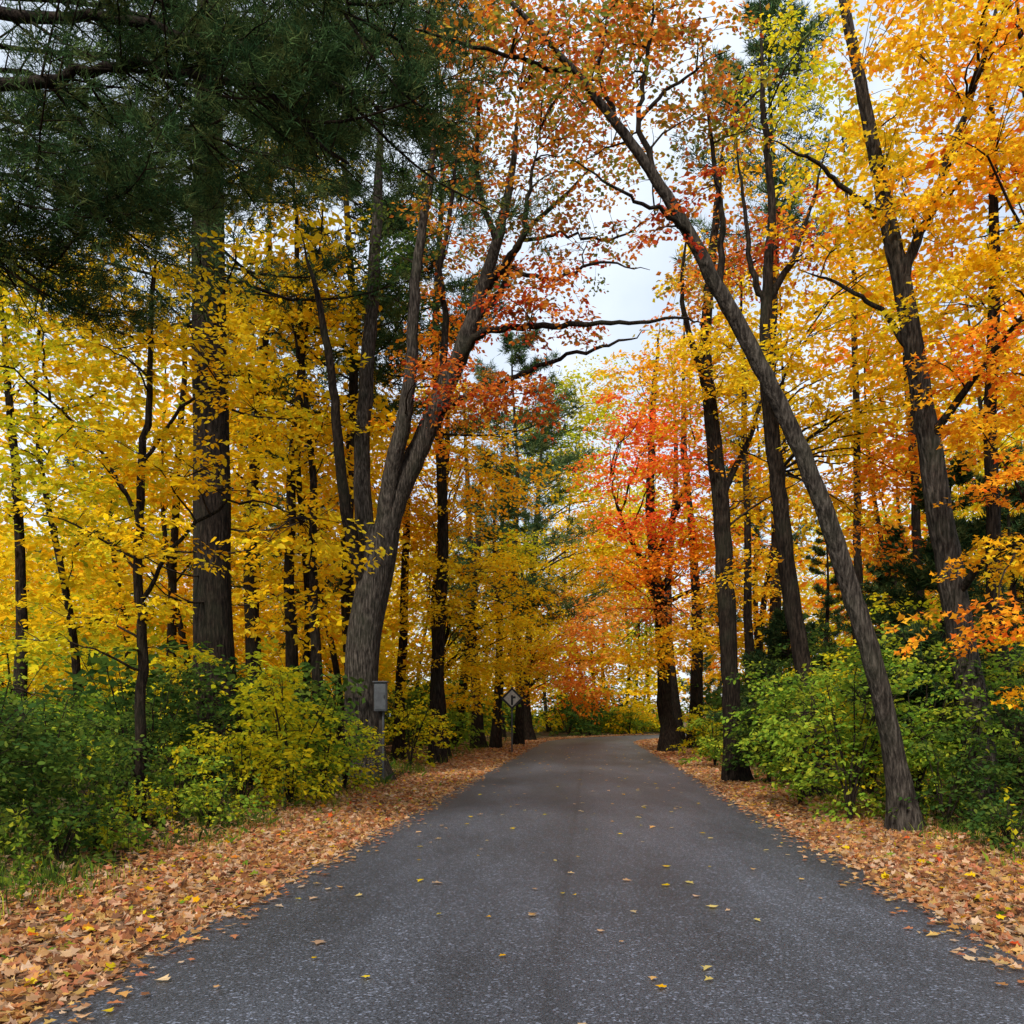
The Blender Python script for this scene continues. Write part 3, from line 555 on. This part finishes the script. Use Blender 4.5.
for _ in range(4000):
    if cnt>=150: break
    y=random.uniform(17,80); px=random.uniform(-60,1080); x=(px-512)*y/F; d=float(rd(np.array(x),np.array(y)))
    if d<2.6: continue
    if y<30 and d<3.6: continue
    cnt+=1; inst(random.choice(shp[:3]+[shp[2]] if x<0 else [shp[0],shp[2],shp[2],shp[1]]),x,y,random.uniform(.7,1.25)*(1.6 if y>45 else 1),'shrub')
# ------------------------------------------------------------ man-made
def box(mb,c,s,mat=0):
    c=np.array(c);s=np.array(s)/2; V=np.array([[x,y,z] for x in(-1,1) for y in(-1,1) for z in(-1,1)])*s+c
    mb.add(V,np.array([[0,1,3,2],[4,6,7,5],[0,4,5,1],[2,3,7,6],[0,2,6,4],[1,5,7,3]]),mat)
def flatmat(n,c,r=.5,met=0.):
    m,nt=newmat(n); co=coords(nt); b=pbsdf(nt,mix(nt,c,tuple(x*.6 for x in c),ramp(nt,[(.4,0.),(.7,1.)],noise(nt,co,9,5))),r); b.inputs['Metallic'].default_value=met; return m
mg=flatmat('grey_painted_metal',(.075,.08,.085),.6,.1); mw=flatmat('weathered_wood',(.05,.04,.032),.9); ms=flatmat('sign_face',(.5,.48,.42),.5); mk=flatmat('sign_black',(.02,.02,.02),.5)
def part(name,par,mats,fn,bev=.01):
    mb=MB(); fn(mb); o=mb.obj(name); o.data.materials.clear()
    for q in mats: o.data.materials.append(q)
    if bev: md=o.modifiers.new('b','BEVEL'); md.width=bev; md.segments=2
    o.parent=par; return o
e=bpy.data.objects.new('utility_box',None); sc.collection.objects.link(e); e.location=((381-512)*21/F,21,0)
part('post',e,[mw],lambda m:box(m,(0,.12,1.1),(.12,.12,2.4)))
part('cabinet',e,[mg],lambda m:box(m,(0,-.04,2.05),(.30,.2,.68)),.02)
part('door',e,[mg],lambda m:box(m,(0,-.148,2.05),(.25,.012,.6)),.004)
part('hood',e,[mg],lambda m:box(m,(0,-.05,2.405),(.35,.26,.03)),.006)
part('conduit',e,[mg],lambda m:tubes(m,np.array([[.05,.0,-.1],[.05,.0,1.0],[.05,0,1.72]]),np.full(3,.025),8,0),0)
part('latch',e,[mk],lambda m:box(m,(.1,-.162,2.05),(.02,.02,.08)),.003)
e=bpy.data.objects.new('warning_sign',None); sc.collection.objects.link(e); e.location=(.0,38,0)
part('post',e,[mg],lambda m:box(m,(0,.05,1.4),(.07,.05,2.9)),.005)
def dia(s,y,th):
    def f(m):
        P=[]
        for yy_ in (y,y+th):
            for k in range(4):
                a=k*math.pi/2; P.append([math.sin(a)*s,yy_,2.35+math.cos(a)*s])
        m.add(np.array(P),np.array([[0,1,2,3],[7,6,5,4],[0,4,5,1],[1,5,6,2],[2,6,7,3],[3,7,4,0]]),0)
    return f
part('sign_plate',e,[mk],dia(.48,0,.01),0)
part('sign_face',e,[ms],dia(.36,-.006,.004),0)
part('symbol_stem',e,[mk],lambda m:box(m,(0,-.012,2.28),(.09,.006,.42)),0)
part('symbol_arm',e,[mk],lambda m:box(m,(.10,-.012,2.4),(.11,.006,.09)),0)
# ------------------------------------------------------------ world, sun, camera
el,az=math.radians(44),math.radians(200)
w=bpy.data.worlds.new('World'); sc.world=w; w.use_nodes=True; nt=w.node_tree; nt.nodes.clear()
s=N(nt,'ShaderNodeTexSky',sky_type='NISHITA'); s.sun_disc=False; s.sun_elevation=el; s.sun_rotation=az
tc=N(nt,'ShaderNodeTexCoord'); nn=N(nt,'ShaderNodeTexNoise'); nn.inputs['Scale'].default_value=3; nn.inputs['Detail'].default_value=6; nt.links.new(tc.outputs['Generated'],nn.inputs['Vector'])
c=mix(nt,s.outputs[0],(6.6,7.3,8.2),ramp(nt,[(.35,.55),(.6,.95)],nn.outputs['Fac']))
b=N(nt,'ShaderNodeBackground'); b.inputs[1].default_value=.15; nt.links.new(c,b.inputs[0])
o=N(nt,'ShaderNodeOutputWorld'); nt.links.new(b.outputs[0],o.inputs[0])
L=bpy.data.lights.new('sun','SUN'); L.energy=5.0; L.angle=math.radians(12); L.color=(1,.94,.85)
lo=bpy.data.objects.new('sun',L); sc.collection.objects.link(lo)
dv=Vector((math.sin(az)*math.cos(el),math.cos(az)*math.cos(el),math.sin(el))); lo.rotation_euler=dv.to_track_quat('Z','Y').to_euler()
cam=bpy.data.cameras.new('camera'); cam.sensor_width=36; cam.lens=36*F/1024; cam.shift_y=(HY-512)/1024; cam.clip_end=3000; cam.clip_start=.05
co_=bpy.data.objects.new('camera',cam); co_.location=(0,0,H); co_.rotation_euler=(math.pi/2,0,0); sc.collection.objects.link(co_); sc.camera=co_
sc.view_settings.view_transform='Standard'; sc.view_settings.look='None'; sc.view_settings.exposure=0
print('polys',sum(len(o.data.polygons) for o in sc.objects if o.type=='MESH'))
